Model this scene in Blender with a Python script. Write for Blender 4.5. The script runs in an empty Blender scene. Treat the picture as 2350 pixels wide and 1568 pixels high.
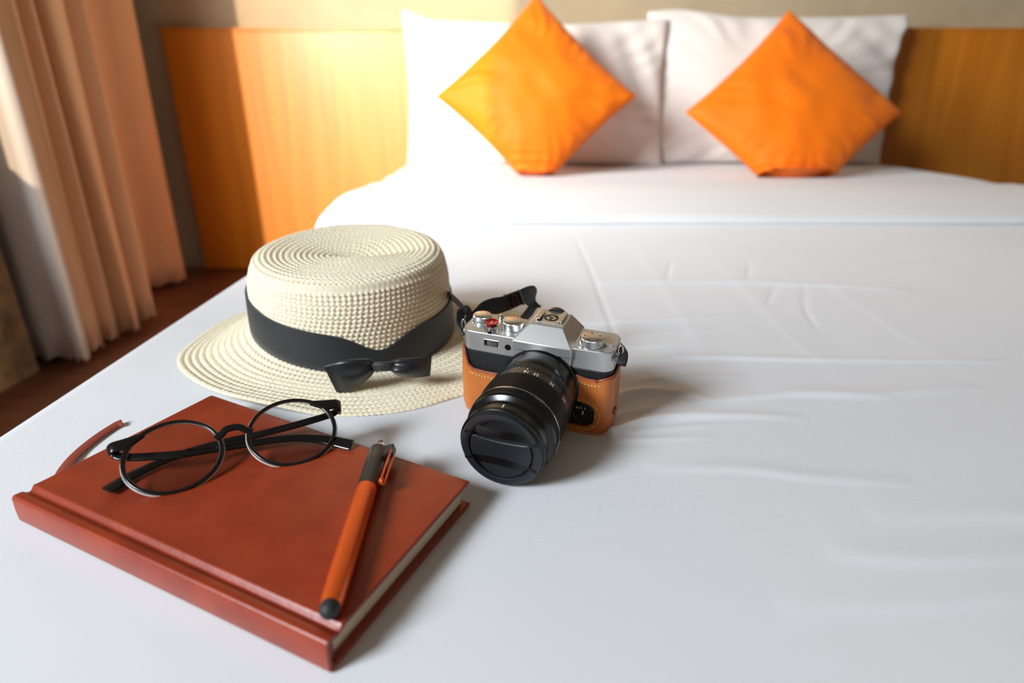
import bpy, bmesh, math, random
import numpy as np
from mathutils import Matrix, Vector
random.seed(4); rng = np.random.default_rng(4)
C = bpy.context.scene.collection
SC = bpy.context.scene
PI = math.pi
# ------------------------------------------------------------------ frame of the place
# working coordinates: x right, y away from the viewer, z above the bed top; FL is the floor.
FP, HC = 1390.0, 0.24                       # focal length in pixels, lens height above the bed top
PT = math.atan(549 / FP); CP, SP = math.cos(PT), math.sin(PT)
FL = -0.446; Z0 = -FL                       # everything is lifted by Z0 at the end, so the floor is z=0
YH = 2.60                                   # face of the headboard

# ------------------------------------------------------------------ camera, world, sun, lights
cam = bpy.data.objects.new('camera_view', bpy.data.cameras.new('camera_view')); C.objects.link(cam)
cam.location = (0, 0, HC + Z0); cam.rotation_euler = (PI / 2 - PT, 0, 0)
cam.data.sensor_width = 36; cam.data.lens = FP / 2350 * 36; cam.data.clip_start = 0.01
cam.data.dof.use_dof = True; cam.data.dof.focus_distance = 0.44; cam.data.dof.aperture_fstop = 4.0
SC.camera = cam
W = bpy.data.worlds.new('world'); SC.world = W; W.use_nodes = True
bgn = W.node_tree.nodes['Background']; bgn.inputs[0].default_value = (1.0, 0.84, 0.68, 1); bgn.inputs[1].default_value = 0.155
SUN_SLOPE, SUN_EL = 0.11, 0.079
def lamp(name, kind, loc, aim, energy, color, **k):
    l = bpy.data.lights.new(name, kind); l.energy = energy; l.color = color
    for a, b in k.items(): setattr(l, a, b)
    o = bpy.data.objects.new(name, l); C.objects.link(o); o.location = (loc[0], loc[1], loc[2] + Z0)
    o.rotation_euler = Vector(aim).to_track_quat('-Z', 'Y').to_euler(); return o
lamp('sun', 'SUN', (-2, -6, 2), (SUN_SLOPE, 1, -SUN_EL), 3.7, (1.0, 0.79, 0.54), angle=math.radians(0.9))
lamp('window_daylight', 'AREA', (-1.78, -0.92, 1.34), (1.95, 1.3, -1.25), 96, (0.84, 0.925, 1.0), shape='RECTANGLE', size=0.75, size_y=0.75)
lamp('far_fill_light', 'AREA', (-1.12, 0.95, 0.85), (1.75, 1.50, -0.55), 21, (0.98, 0.95, 0.90), shape='RECTANGLE', size=0.4, size_y=0.6, spread=math.radians(112))  # added fill to brighten far bed and back wall, not a window
SC.view_settings.view_transform = 'Standard'; SC.view_settings.look = 'None'
SC.view_settings.exposure = 0.0; SC.view_settings.gamma = 1.0; SC.view_settings.use_curve_mapping = False

# ------------------------------------------------------------------ helpers
def on(x, y, z=0.0):
    u, v = x - 1175, y - 784; d = (u, FP * CP - v * SP, -FP * SP - v * CP); t = (z - HC) / d[2]
    return Vector((d[0] * t, d[1] * t, z))
def at(x, y, Y):
    u, v = x - 1175, y - 784; d = (u, FP * CP - v * SP, -FP * SP - v * CP); t = Y / d[1]
    return Vector((d[0] * t, Y, HC + d[2] * t))
def lin(c):
    return tuple(((v / 255) / 12.92 if v / 255 <= 0.04045 else ((v / 255 + 0.055) / 1.055) ** 2.4) for v in c) + (1,)
def mat(name, col, rough=0.5, metal=0.0, col2=None, nscale=20, namt=0.5, bump=0.0, bscale=200, spec=0.5, sheen=0, stretch=(1, 1, 1), coat=0, detail=4, bdist=0.001, emis=None):
    m = bpy.data.materials.new(name); m.use_nodes = True; nt = m.node_tree; N = nt.nodes; L = nt.links
    b = N['Principled BSDF']; c = lin(col)
    b.inputs['Base Color'].default_value = c; b.inputs['Roughness'].default_value = rough; b.inputs['Metallic'].default_value = metal
    b.inputs['Specular IOR Level'].default_value = spec
    if sheen: b.inputs['Sheen Weight'].default_value = sheen
    if coat: b.inputs['Coat Weight'].default_value = coat; b.inputs['Coat Roughness'].default_value = 0.15
    tc = N.new('ShaderNodeTexCoord'); mp = N.new('ShaderNodeMapping'); mp.inputs['Scale'].default_value = stretch
    L.new(tc.outputs['Object'], mp.inputs[0])
    if col2:
        n = N.new('ShaderNodeTexNoise'); n.inputs['Scale'].default_value = nscale; n.inputs['Detail'].default_value = detail; n.inputs['Roughness'].default_value = 0.6
        L.new(mp.outputs[0], n.inputs[0])
        r = N.new('ShaderNodeValToRGB'); r.color_ramp.elements[0].position = 0.5 - namt / 2; r.color_ramp.elements[1].position = 0.5 + namt / 2
        r.color_ramp.elements[0].color = c; r.color_ramp.elements[1].color = lin(col2)
        L.new(n.outputs[0], r.inputs[0]); L.new(r.outputs[0], b.inputs['Base Color'])
    if bump:
        n2 = N.new('ShaderNodeTexNoise'); n2.inputs['Scale'].default_value = bscale; n2.inputs['Detail'].default_value = 3
        L.new(mp.outputs[0], n2.inputs[0]); bp = N.new('ShaderNodeBump'); bp.inputs['Strength'].default_value = bump; bp.inputs['Distance'].default_value = bdist
        L.new(n2.outputs[0], bp.inputs['Height']); L.new(bp.outputs[0], b.inputs['Normal'])
    return m
def prop(o, label=None, cat=None, group=None, kind=None):
    if label: o['label'] = label
    if cat: o['category'] = cat
    if group: o['group'] = group
    if kind: o['kind'] = kind
    return o
def thing(name, label, cat, M=Matrix.Identity(4), group=None):
    o = bpy.data.objects.new(name, None); C.objects.link(o); o.matrix_world = M; o.empty_display_size = 0.05
    return prop(o, label, cat, group)
def mesh(name, V, F, m, parent=None, smooth=True, bevel=0, sub=0, seg=2, angle=None, label=None, kind=None):
    me = bpy.data.meshes.new(name); me.from_pydata([tuple(v) for v in V], [], [tuple(f) for f in F]); me.validate()
    bm = bmesh.new(); bm.from_mesh(me); bmesh.ops.recalc_face_normals(bm, faces=bm.faces); bm.to_mesh(me); bm.free()
    if smooth:
        me.polygons.foreach_set('use_smooth', [True] * len(me.polygons))
        if angle: me.set_sharp_from_angle(angle=math.radians(angle))
    me.materials.append(m); o = bpy.data.objects.new(name, me); C.objects.link(o)
    if parent: o.parent = parent
    if bevel:
        b = o.modifiers.new('bevel', 'BEVEL'); b.width = bevel; b.segments = seg; b.limit_method = 'ANGLE'; b.angle_limit = math.radians(35)
        b.harden_normals = False
    if sub: s = o.modifiers.new('sub', 'SUBSURF'); s.levels = s.render_levels = sub
    return prop(o, label, kind=kind)
class G:                                      # collects geometry of ONE part
    def __init__(s): s.V = []; s.F = []
    def add(s, V, F, M=None):
        n = len(s.V); s.V += [(M @ Vector(v)) if M else Vector(v) for v in V]; s.F += [tuple(i + n for i in f) for f in F]; return s
    def box(s, c, d, M=None):
        x, y, z = c; a, b, e = d[0] / 2, d[1] / 2, d[2] / 2
        V = [(x + i * a, y + j * b, z + k * e) for i in (-1, 1) for j in (-1, 1) for k in (-1, 1)]
        return s.add(V, [(0, 1, 3, 2), (4, 6, 7, 5), (0, 4, 5, 1), (2, 3, 7, 6), (0, 2, 6, 4), (1, 5, 7, 3)], M)
    def prism(s, P, z0, z1, M=None):          # polygon in xy extruded in z
        n = len(P); V = [(p[0], p[1], z0) for p in P] + [(p[0], p[1], z1) for p in P]
        return s.add(V, [tuple(range(n))[::-1], tuple(range(n, 2 * n))] + [(i, (i + 1) % n, n + (i + 1) % n, n + i) for i in range(n)], M)
    def lathe(s, prof, seg=48, M=None, rib=None, cap=True):     # prof [(d, r)] about the z axis; rib(d,k)->radius factor offset
        V = []; F = []; m = len(prof)
        for d, r in prof:
            for k in range(seg):
                a = 2 * PI * k / seg; rr = r + (rib(d, k) if rib else 0); V.append((rr * math.cos(a), rr * math.sin(a), d))
        for i in range(m - 1):
            for k in range(seg): F.append((i * seg + k, i * seg + (k + 1) % seg, (i + 1) * seg + (k + 1) % seg, (i + 1) * seg + k))
        if cap: F.append(tuple(range(seg))[::-1]); F.append(tuple(range((m - 1) * seg, m * seg)))
        return s.add(V, F, M)
    def sweep(s, path, sect, closed=False, up=Vector((0, 0, 1)), M=None, scale=None):   # sect: closed list of (side, up)
        V = []; F = []; n = len(path); m = len(sect); path = [Vector(p) for p in path]
        for i, p in enumerate(path):
            a = path[(i - 1) % n] if (closed or i) else p; b = path[(i + 1) % n] if (closed or i < n - 1) else p
            t = (b - a).normalized(); u = up[i] if isinstance(up, list) else up
            sd = t.cross(u).normalized(); uu = sd.cross(t).normalized(); k = scale[i] if scale else 1
            if not isinstance(k, tuple): k = (k, k)
            for x, y in sect: V.append(p + sd * x * k[0] + uu * y * k[1])
        for i in range(n if closed else n - 1):
            for j in range(m): F.append((i * m + j, i * m + (j + 1) % m, ((i + 1) % n) * m + (j + 1) % m, ((i + 1) % n) * m + j))
        if not closed: F += [tuple(range(m))[::-1], tuple(range((n - 1) * m, n * m))]
        return s.add(V, F, M)
    def make(s, name, m, parent=None, **k): return mesh(name, s.V, s.F, m, parent, **k)
def circ(r, n=10, ry=None): return [(r * math.cos(2 * PI * k / n), (ry or r) * math.sin(2 * PI * k / n)) for k in range(n)]
def rrect(a, b, r=0.3, n=3):                 # rounded rectangle half sizes a,b
    rr = min(a, b) * r * 2 if r <= .5 else r; rr = min(rr, a, b); P = []
    for q, (sx, sy) in enumerate(((1, 1), (-1, 1), (-1, -1), (1, -1))):
        for k in range(n + 1):
            t = PI / 2 * (q + k / n); P.append((sx * (a - rr) + rr * math.cos(t), sy * (b - rr) + rr * math.sin(t)))
    return P
def cr(P, n=8):                              # Catmull-Rom through points
    P = [Vector(p) for p in P]; Q = [P[0] * 2 - P[1]] + P + [P[-1] * 2 - P[-2]]; out = []
    for i in range(1, len(Q) - 2):
        for k in range(n):
            t = k / n; a, b, c, d = Q[i - 1:i + 3]
            out.append(0.5 * ((2 * b) + (c - a) * t + (2 * a - 5 * b + 4 * c - d) * t * t + (3 * b - a - 3 * c + d) * t ** 3))
    return out + [P[-1]]
def text_part(s, size, m, M, parent, name='marking', depth=0.00005):
    cu = bpy.data.curves.new(name, 'FONT'); cu.body = s; cu.size = size; cu.extrude = depth; cu.align_x = 'CENTER'; cu.align_y = 'CENTER'
    t = bpy.data.objects.new('tmp', cu); C.objects.link(t)
    me = bpy.data.meshes.new_from_object(t.evaluated_get(bpy.context.evaluated_depsgraph_get())); bpy.data.objects.remove(t)
    me.name = name; me.transform(M); me.materials.clear(); me.materials.append(m)
    o = bpy.data.objects.new(name, me); C.objects.link(o); o.parent = parent; return o
def sm(x): x = np.clip(x, 0, 1); return x * x * (3 - 2 * x)
def grid_faces(nu, nv, closed_u=False):
    i = np.arange(nu if closed_u else nu - 1)[:, None]; j = np.arange(nv - 1)[None, :]
    a = i * nv + j; b = ((i + 1) % nu) * nv + j
    return np.stack([a, b, b + 1, a + 1], -1).reshape(-1, 4)
def np_mesh(name, V, F, m, parent=None, label=None, kind=None):
    V = np.asarray(V, np.float32).reshape(-1, 3); F = np.asarray(F, np.int32)
    me = bpy.data.meshes.new(name); me.vertices.add(len(V)); me.vertices.foreach_set('co', V.ravel())
    me.loops.add(F.size); me.loops.foreach_set('vertex_index', F.ravel()); me.polygons.add(len(F))
    me.polygons.foreach_set('loop_start', np.arange(0, F.size, 4, dtype=np.int32)); me.polygons.foreach_set('loop_total', np.full(len(F), 4, np.int32))
    me.polygons.foreach_set('use_smooth', np.ones(len(F), bool)); me.update(calc_edges=True); me.materials.append(m)
    o = bpy.data.objects.new(name, me); C.objects.link(o)
    if parent: o.parent = parent
    return prop(o, label, kind=kind)
_n = rng.random((64, 64))
def vnoise(x, y):                            # smooth value noise, arrays
    xi, yi = np.floor(x).astype(int), np.floor(y).astype(int); fx, fy = sm(x - xi), sm(y - yi)
    g = lambda a, b: _n[a % 64, b % 64]
    return (g(xi, yi) * (1 - fx) + g(xi + 1, yi) * fx) * (1 - fy) + (g(xi, yi + 1) * (1 - fx) + g(xi + 1, yi + 1) * fx) * fy

# ------------------------------------------------------------------ materials
M_sheet = mat('white_cotton', (228, 229, 232), 0.85, col2=(222, 224, 228), nscale=3, bump=0.35, bscale=2000, bdist=0.0007, spec=0.2, sheen=0.15)
M_pillow = mat('white_pillow_cotton', (232, 226, 220), 0.85, bump=0.1, bscale=500, spec=0.2, sheen=0.1)
M_orange = mat('orange_satin', (238, 112, 2), 0.6, col2=(244, 122, 6), nscale=6, bump=0.15, bscale=300, spec=0.25, sheen=0.08)
M_wall = mat('beige_concrete', (196, 178, 148), 0.9, col2=(174, 158, 130), nscale=3.5, namt=0.5, bump=0.3, bscale=25, bdist=0.004, detail=8)
M_walld = mat('brown_concrete', (172, 136, 94), 0.9, col2=(104, 84, 58), nscale=14, namt=0.4, bump=0.4, bscale=40, bdist=0.004, detail=8)
M_cur = mat('tan_curtain_cloth', (222, 178, 136), 0.8, col2=(216, 172, 132), nscale=4, bump=0.1, bscale=400, spec=0.2, sheen=0.3)
M_curw = mat('pale_curtain_cloth', (200, 190, 182), 0.85, bump=0.1, bscale=400, spec=0.2, sheen=0.2)
M_board = mat('brown_floor_board', (118, 74, 50), 0.45, col2=(86, 52, 36), nscale=6, stretch=(1, 8, 1), namt=0.6)
M_gap = mat('dark_subfloor', (40, 26, 20), 0.8)
M_base = mat('bed_base_wood', (120, 78, 40), 0.5)
M_leather = mat('red_brown_leather', (160, 60, 30), 0.34, col2=(126, 40, 20), nscale=34, namt=0.6, bump=0.22, bscale=420, bdist=0.0005, spec=0.5, detail=8)
M_page = mat('cream_paper', (226, 214, 190), 0.8, col2=(200, 186, 160), nscale=30, stretch=(1, 1, 60), namt=0.5)
M_bmk = mat('brown_satin_ribbon', (140, 62, 48), 0.5)
M_black = mat('glossy_black_plastic', (10, 10, 12), 0.22, spec=0.6)
M_blackm = mat('matte_black', (9, 9, 10), 0.42, spec=0.35)
M_capm = mat('satin_black_cap', (27, 29, 34), 0.36, spec=0.5)
M_rub = mat('grey_black_rubber', (34, 36, 38), 0.6)
M_lmetal = mat('black_anodised_metal', (8, 8, 9), 0.24, spec=0.5)
M_skin = mat('black_leatherette', (17, 18, 20), 0.45, bump=0.8, bscale=1400, bdist=0.0006)
M_silver = mat('satin_silver', (200, 200, 200), 0.28, metal=1.0, bump=0.04, bscale=4000, bdist=0.0002)
M_silverp = mat('silver_paint', (196, 196, 194), 0.36, metal=0.8, bump=0.04, bscale=4000, bdist=0.0002)
M_chrome = mat('chrome', (215, 215, 215), 0.15, metal=1)
M_red = mat('red_anodised', (176, 8, 16), 0.28, metal=0.5)
M_white = mat('white_paint', (225, 225, 220), 0.6)
M_case = mat('tan_leather', (200, 116, 46), 0.32, col2=(184, 100, 38), nscale=60, namt=0.5, bump=0.12, bscale=900, bdist=0.0004, spec=0.5)
M_casee = mat('red_brown_leather_edge', (140, 70, 48), 0.4)
M_thr = mat('cream_thread', (222, 190, 140), 0.8)
M_strap = mat('black_webbing', (22, 22, 25), 0.7, bump=0.5, bscale=1500, bdist=0.0005)
M_straw = mat('cream_paper_straw', (243, 234, 210), 0.75, col2=(228, 213, 180), nscale=260, namt=0.5, spec=0.3)
M_rib = mat('black_grosgrain', (26, 29, 33), 0.55, bump=0.3, bscale=900, stretch=(1, 1, 6), bdist=0.0004, sheen=0.2)
M_satin = mat('black_satin', (22, 23, 26), 0.32, bump=0.2, bscale=900, stretch=(1, 1, 6), bdist=0.0003, sheen=0.1)
M_pen = mat('orange_metallic_lacquer', (252, 110, 42), 0.33, metal=0.6, coat=0.3)
M_penb = mat('dark_grey_plastic', (46, 44, 42), 0.36)
def lensglass():
    m = bpy.data.materials.new('lens_glass'); m.use_nodes = True; N = m.node_tree.nodes; L = m.node_tree.links; N.clear()
    t = N.new('ShaderNodeBsdfTransparent'); t.inputs[0].default_value = (.93, .94, .95, 1); g = N.new('ShaderNodeBsdfGlossy'); g.inputs['Roughness'].default_value = 0.02
    f = N.new('ShaderNodeFresnel'); f.inputs[0].default_value = 1.22; x = N.new('ShaderNodeMixShader'); o = N.new('ShaderNodeOutputMaterial')
    L.new(f.outputs[0], x.inputs[0]); L.new(t.outputs[0], x.inputs[1]); L.new(g.outputs[0], x.inputs[2]); L.new(x.outputs[0], o.inputs[0]); return m
M_glass = lensglass()
def acetate():
    m = mat('clear_acetate', (225, 220, 208), 0.15); N = m.node_tree.nodes; L = m.node_tree.links
    t = N.new('ShaderNodeBsdfTransparent'); x = N.new('ShaderNodeMixShader'); x.inputs[0].default_value = 0.45
    L.new(t.outputs[0], x.inputs[1]); L.new(N['Principled BSDF'].outputs[0], x.inputs[2]); L.new(x.outputs[0], N['Material Output'].inputs[0]); return m
M_clear = acetate()
def wood():
    m = bpy.data.materials.new('honey_wood_veneer'); m.use_nodes = True; nt = m.node_tree; N = nt.nodes; L = nt.links; b = N['Principled BSDF']
    tc = N.new('ShaderNodeTexCoord'); mp = N.new('ShaderNodeMapping'); mp.inputs['Scale'].default_value = (5, 5, 0.45); L.new(tc.outputs['Object'], mp.inputs[0])
    n1 = N.new('ShaderNodeTexNoise'); n1.inputs['Scale'].default_value = 1.0; n1.inputs['Detail'].default_value = 1.5; L.new(mp.outputs[0], n1.inputs[0])
    w = N.new('ShaderNodeMath'); w.operation = 'MULTIPLY'; w.inputs[1].default_value = 14; L.new(n1.outputs[0], w.inputs[0])
    fr = N.new('ShaderNodeMath'); fr.operation = 'PINGPONG'; fr.inputs[1].default_value = 1; L.new(w.outputs[0], fr.inputs[0])
    mp2 = N.new('ShaderNodeMapping'); mp2.inputs['Scale'].default_value = (90, 90, 2); L.new(tc.outputs['Object'], mp2.inputs[0])
    n2 = N.new('ShaderNodeTexNoise'); n2.inputs['Scale'].default_value = 1; n2.inputs['Detail'].default_value = 4; L.new(mp2.outputs[0], n2.inputs[0])
    a = N.new('ShaderNodeMath'); a.operation = 'MULTIPLY_ADD'; a.inputs[1].default_value = 0.35; L.new(fr.outputs[0], a.inputs[0]); L.new(n2.outputs[0], a.inputs[2])
    r = N.new('ShaderNodeValToRGB'); r.color_ramp.elements[0].position = 0.25; r.color_ramp.elements[1].position = 0.9
    r.color_ramp.elements[0].color = lin((190, 108, 18)); r.color_ramp.elements[1].color = lin((212, 130, 32)); L.new(a.outputs[0], r.inputs[0]); L.new(r.outputs[0], b.inputs['Base Color'])
    b.inputs['Roughness'].default_value = 0.38; return m
M_wood = wood()

# ------------------------------------------------------------------ the room
def struct(name, boxes, m, bevel=0):
    g = G()
    for c, d in boxes: g.box(c, d)
    return g.make(name, m, smooth=False, bevel=bevel, kind='structure')
XL = -1.30; HT = 1.75                       # face of the left wall, wall top above the bed
struct('wall_back', [((0.6, YH + 0.13, (HT + FL) / 2), (4.6, 0.16, HT - FL))], M_wall)
struct('wall_left', [((XL - 0.09, 1.335, (HT + FL) / 2), (0.18, 0.37, HT - FL)),          # pier between window and curtain
                     ((XL - 0.09, 0.84, (0.12 + FL) / 2), (0.18, 0.64, 0.12 - FL)),      # below the window sill; unseen, sized to cut low sun off the curtain
                     ((XL - 0.09, -0.02, 1.70), (0.18, 2.36, 0.1)),
                     ((XL - 0.22, 2.06, (HT + FL) / 2), (0.1, 1.1, HT - FL))], M_walld)
SUN_CUT = 0.02 + 3.2 * SUN_EL; JX = -0.42  # unseen wall added behind the viewer, its opening shaped to gate the sun
struct('sun_mask_wall', [(((-.86 + JX) / 2, -1.28, (SUN_CUT + FL) / 2), (JX + .86, 0.16, SUN_CUT - FL)),
                      (((2.9 + JX) / 2, -1.28, (HT + FL) / 2), (2.9 - JX, 0.16, HT - FL))], M_wall)
fl = struct('floor', [((0.6, 0.7, FL - 0.03), (4.6, 4.2, 0.04))], M_gap)
bw = 0.145; k = 0; board = None
for j in range(26):
    y = 2.67 - bw * (j + 0.5)
    if y < -0.6: break
    off = (j * 0.37) % 0.9
    for i in range(4):
        x0 = -1.75 + (i - 0.5) * 0.9 + off; x1 = x0 + 0.9
        x0 = max(x0, -1.7); x1 = min(x1, -0.3)
        if x1 - x0 < 0.1: continue
        g = G(); g.box((0, 0, 0), (x1 - x0 - 0.004, bw - 0.004, 0.012))
        o = g.make('floor_board', M_board, fl, smooth=False, bevel=0.0015, seg=1); o.location = ((x0 + x1) / 2, y, FL - 0.006)

# ------------------------------------------------------------------ headboard
hx0 = -0.5183 * YH; HZ = HC + 0.1025 * YH
hb = thing('headboard', 'wide honey-coloured wooden headboard panel along the concrete wall', 'headboard', Matrix.Translation((0, YH, 0)))
g = G(); g.box(((hx0 + 2.3) / 2, 0.022, (HZ + FL) / 2 - 0.004), (2.3 - hx0, 0.044, HZ - FL - 0.016)); g.make('panel', M_wood, hb, smooth=False, bevel=0.002)
g = G(); g.box(((hx0 + 2.3) / 2, 0.022, HZ - 0.006), (2.3 - hx0, 0.044, 0.011)); g.make('top_edge', M_wood, hb, smooth=False, bevel=0.002)

# ------------------------------------------------------------------ bed
BX0, BX1, BY0, BY1 = -0.408, 1.44, -0.25, 2.585
bed = thing('bed', 'wide bed made up with smooth white sheet, cuff folded across near the pillows', 'bed')
xs = np.concatenate([np.arange(BX0, 0.62, 0.0032), np.arange(0.62, BX1, 0.008), [BX1]])
ys = np.concatenate([np.arange(BY0, 0.1, 0.012), np.arange(0.1, 0.72, 0.0028), np.arange(0.72, 1.3, 0.006), np.arange(1.3, BY1, 0.014), [BY1]])
Xg, Yg = np.meshgrid(xs, ys, indexing='ij'); Zg = np.zeros_like(Xg)
def ridge(px, amp, w, skew=0.0, z=0.0, taper=True):
    """a wrinkle along a polyline: amp, half width, skew makes one flank steeper"""
    global Zg
    if amp > 0: amp *= 1.7
    P = [on(x, y, z) for x, y in px]; P = cr(P, 6) if len(P) > 2 else P
    lo = [min(p[i] for p in P) - 4 * w for i in (0, 1)]; hi = [max(p[i] for p in P) + 4 * w for i in (0, 1)]
    ix = np.where((xs > lo[0]) & (xs < hi[0]))[0]; iy = np.where((ys > lo[1]) & (ys < hi[1]))[0]
    if len(ix) < 2 or len(iy) < 2: return
    sl = (slice(ix[0], ix[-1] + 1), slice(iy[0], iy[-1] + 1)); x, y = Xg[sl], Yg[sl]
    best = np.full(x.shape, 9.0); sd = np.zeros(x.shape); tt = np.zeros(x.shape); n = len(P) - 1
    for i in range(n):
        a, b = P[i], P[i + 1]; dx, dy = b.x - a.x, b.y - a.y; l2 = dx * dx + dy * dy + 1e-12
        t = np.clip(((x - a.x) * dx + (y - a.y) * dy) / l2, 0, 1); ex, ey = x - a.x - t * dx, y - a.y - t * dy
        d = np.hypot(ex, ey); m = d < best; best[m] = d[m]; sd[m] = np.sign(dx * ey - dy * ex)[m]; tt[m] = ((i + t) / n)[m]
    ww = w * (1 + skew * sd)
    env = np.sin(np.clip(tt, 0, 1) * PI) ** 0.5 if taper is True else (np.clip(1 - tt, 0, 1) ** 0.7 * sm(tt * 12) if taper == 'out' else 1)
    Zg[sl] += amp * np.exp(-(best / ww) ** 2) * env
R = ridge
R([(1360, 834), (1480, 829), (1600, 822), (1950, 829), (2350, 832)], 0.0016, 0.006, 0.4)
R([(1300, 655), (1500, 649), (1700, 650), (1960, 660), (2100, 668)], 0.0022, 0.011, 0.4)
R([(1330, 745), (1420, 740), (1530, 735), (1720, 722)], 0.0014, 0.007, 0.4)
R([(1340, 772), (1450, 770), (1640, 752)], 0.0010, 0.006)
R([(1400, 798), (1500, 795), (1640, 780)], 0.0011, 0.005)
R([(1410, 850), (1500, 846), (1640, 842)], 0.0011, 0.0045)
R([(1440, 880), (1520, 868), (1700, 862)], 0.0010, 0.0045)
R([(1398, 938), (1430, 915), (1480, 902), (1560, 905), (1640, 922)], 0.0042, 0.0065, 0.45, taper='out')
R([(1402, 966), (1440, 950), (1520, 938), (1600, 938)], 0.0016, 0.004, 0.3, taper='out')
R([(1385, 1004), (1430, 992), (1490, 972), (1560, 960), (1700, 956), (1850, 960)], 0.0042, 0.0055, 0.45, taper='out')
R([(1395, 1008), (1450, 998), (1540, 984), (1660, 976)], 0.0020, 0.003, 0.3, taper='out')
R([(1390, 1014), (1500, 1010), (1640, 1003)], 0.0014, 0.0035, 0.3, taper='out')
R([(1560, 930), (1680, 918), (1820, 908), (2050, 914)], 0.0014, 0.006, 0.4)
R([(1480, 1075), (1700, 1078), (1870, 1098), (2100, 1112)], 0.0008, 0.007, 0.4)
R([(1740, 895), (2000, 905), (2250, 890)], 0.0010, 0.010, 0.3)
R([(1900, 1270), (2120, 1285), (2400, 1268)], 0.0006, 0.009, 0.4)
R([(1800, 1400), (2100, 1385), (2400, 1362)], 0.0005, 0.010, 0.4)
R([(2000, 1190), (2300, 1180), (2500, 1200)], 0.0006, 0.010, 0.3)
for a in ([(1318, 540), (1350, 610), (1400, 740), (1468, 915)], [(1845, 655), (1848, 710), (1880, 760)], [(1720, 600), (1716, 650)], [(1540, 600), (1528, 650)], [(1780, 655), (1760, 700)]):
    R(a, -0.0011, 0.0028)
for a in ([(1430, 525), (1560, 720), (1640, 870)], [(1580, 525), (1760, 720), (1960, 900)], [(1720, 525), (2000, 720), (2240, 880)], [(2050, 560), (2350, 730)], [(2200, 560), (2400, 640)]):
    R(a, 0.00022, 0.012, 0.6)
Zg += 0.0016 * (vnoise(Xg * 5 + 3, Yg * 4) - 0.5) * sm((Xg - 0.15) / 0.3) + 0.0008 * (vnoise(Xg * 3, Yg * 30 + 7) - 0.5) * sm((Xg - 0.1) / 0.2) * sm((2.0 - Yg) / 1)
Zg += 0.019 * sm((Yg - 1.262) / 0.03) * (Yg > 1.2)                      # the cover is doubled under the cuff
Zg += (0.008 * (vnoise(Xg * 3, Yg * 11) - 0.5)) * sm((Yg - 1.7) / 0.1)
# lip rolls down at both sides and the foot
r_ = 0.020
for e in ((Xg - BX0), (BX1 - Xg) + 0 * 1e-3):
    t = np.clip(1 - e / r_, 0, 1); Zg -= r_ * (1 - np.sqrt(1 - np.minimum(t, 0.999) ** 2)) * 0.9
# sides as extra columns hanging down
drop = np.linspace(0.03, 0.26, 9); nx, ny = Xg.shape
def side(i, sgn):
    xx = Xg[i][None] + sgn * (0.004 + 0.006 * vnoise(ys[None] * 9, drop[:, None] * 3)) + 0 * drop[:, None]; return xx, np.repeat(Yg[i][None], 9, 0), np.minimum(Zg[i][None] - drop[:, None] + .03 * 0, -0.0) - 0.0
lx, ly, lz = side(0, -1); rx_, ry_, rz = side(-1, 1)
V = np.stack([np.concatenate([lx[::-1], Xg, rx_]), np.concatenate([ly[::-1], Yg, ry_]), np.concatenate([lz[::-1], Zg, rz])], -1)
np_mesh('sheet', V, grid_faces(V.shape[0], V.shape[1]), M_sheet, bed)
g = G(); g.box(((BX0 + BX1) / 2, (BY0 + BY1) / 2, -0.15), (BX1 - BX0 - 0.012, BY1 - BY0 - 0.02, 0.24)); g.make('mattress', M_sheet, bed, smooth=False, bevel=0.015)
g = G(); g.box(((BX0 + BX1) / 2 + .01, (BY0 + BY1) / 2, (FL - 0.27) / 2), (BX1 - BX0 - 0.05, BY1 - BY0 - 0.03, -FL - 0.27)); g.make('bed_base', M_base, bed, smooth=False, bevel=0.004)
# folded-back cuff: one doubled layer of sheet, front edge a soft roll
cx = np.arange(BX0 - 0.006, BX1 + 0.007, 0.012); prof = []
for t in np.linspace(-PI / 2, PI / 2, 9): prof.append((1.268 - 0.0065 * math.cos(t), 0.0085 + 0.0065 * math.sin(t), 0))
for y in np.linspace(1.275, 1.77, 34): prof.append((y, 0.021 + 0.017 * math.sin(min((y - 1.275) / 0.20, 1) * PI / 2) - 0.012 * float(sm((y - 1.50) / .26)), 1))
for t in np.linspace(0.2, 1, 5): prof.append((1.77 + 0.010 * t, 0.026 - 0.012 * t, 1))
Y0 = np.array([p[0] for p in prof]); Zc = np.array([p[1] for p in prof]); wt = np.array([p[2] for p in prof])
CX, CYY = np.meshgrid(cx, Y0, indexing='ij'); CZ = np.repeat(Zc[None], len(cx), 0)
CYY = CYY + 0.006 * (vnoise(CX * 3, CX * 0 + 4) - 0.5); CZ = CZ + wt * 0.003 * (vnoise(CX * 5, CYY * 14) - 0.5)
for e in ((CX - cx[0]), (cx[-1] - CX)):
    t = np.clip(1 - e / 0.025, 0, 1); CZ -= 0.025 * (1 - np.sqrt(1 - np.minimum(t, .995) ** 2))
ex = []
for i, sg in ((0, -1), (-1, 1)):
    dd = np.linspace(0.02, 0.2, 7)[:, None]
    ex.append(np.stack([cx[i] + sg * (0.006 + 0 * dd) + 0 * CYY[i][None], CYY[i][None] + 0 * dd, CZ[i][None] - dd], -1))
V = np.concatenate([ex[0][::-1], np.stack([CX, CYY, CZ], -1), ex[1]])
np_mesh('folded_cuff', V, grid_faces(V.shape[0], V.shape[1]), M_sheet, bed)

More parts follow.
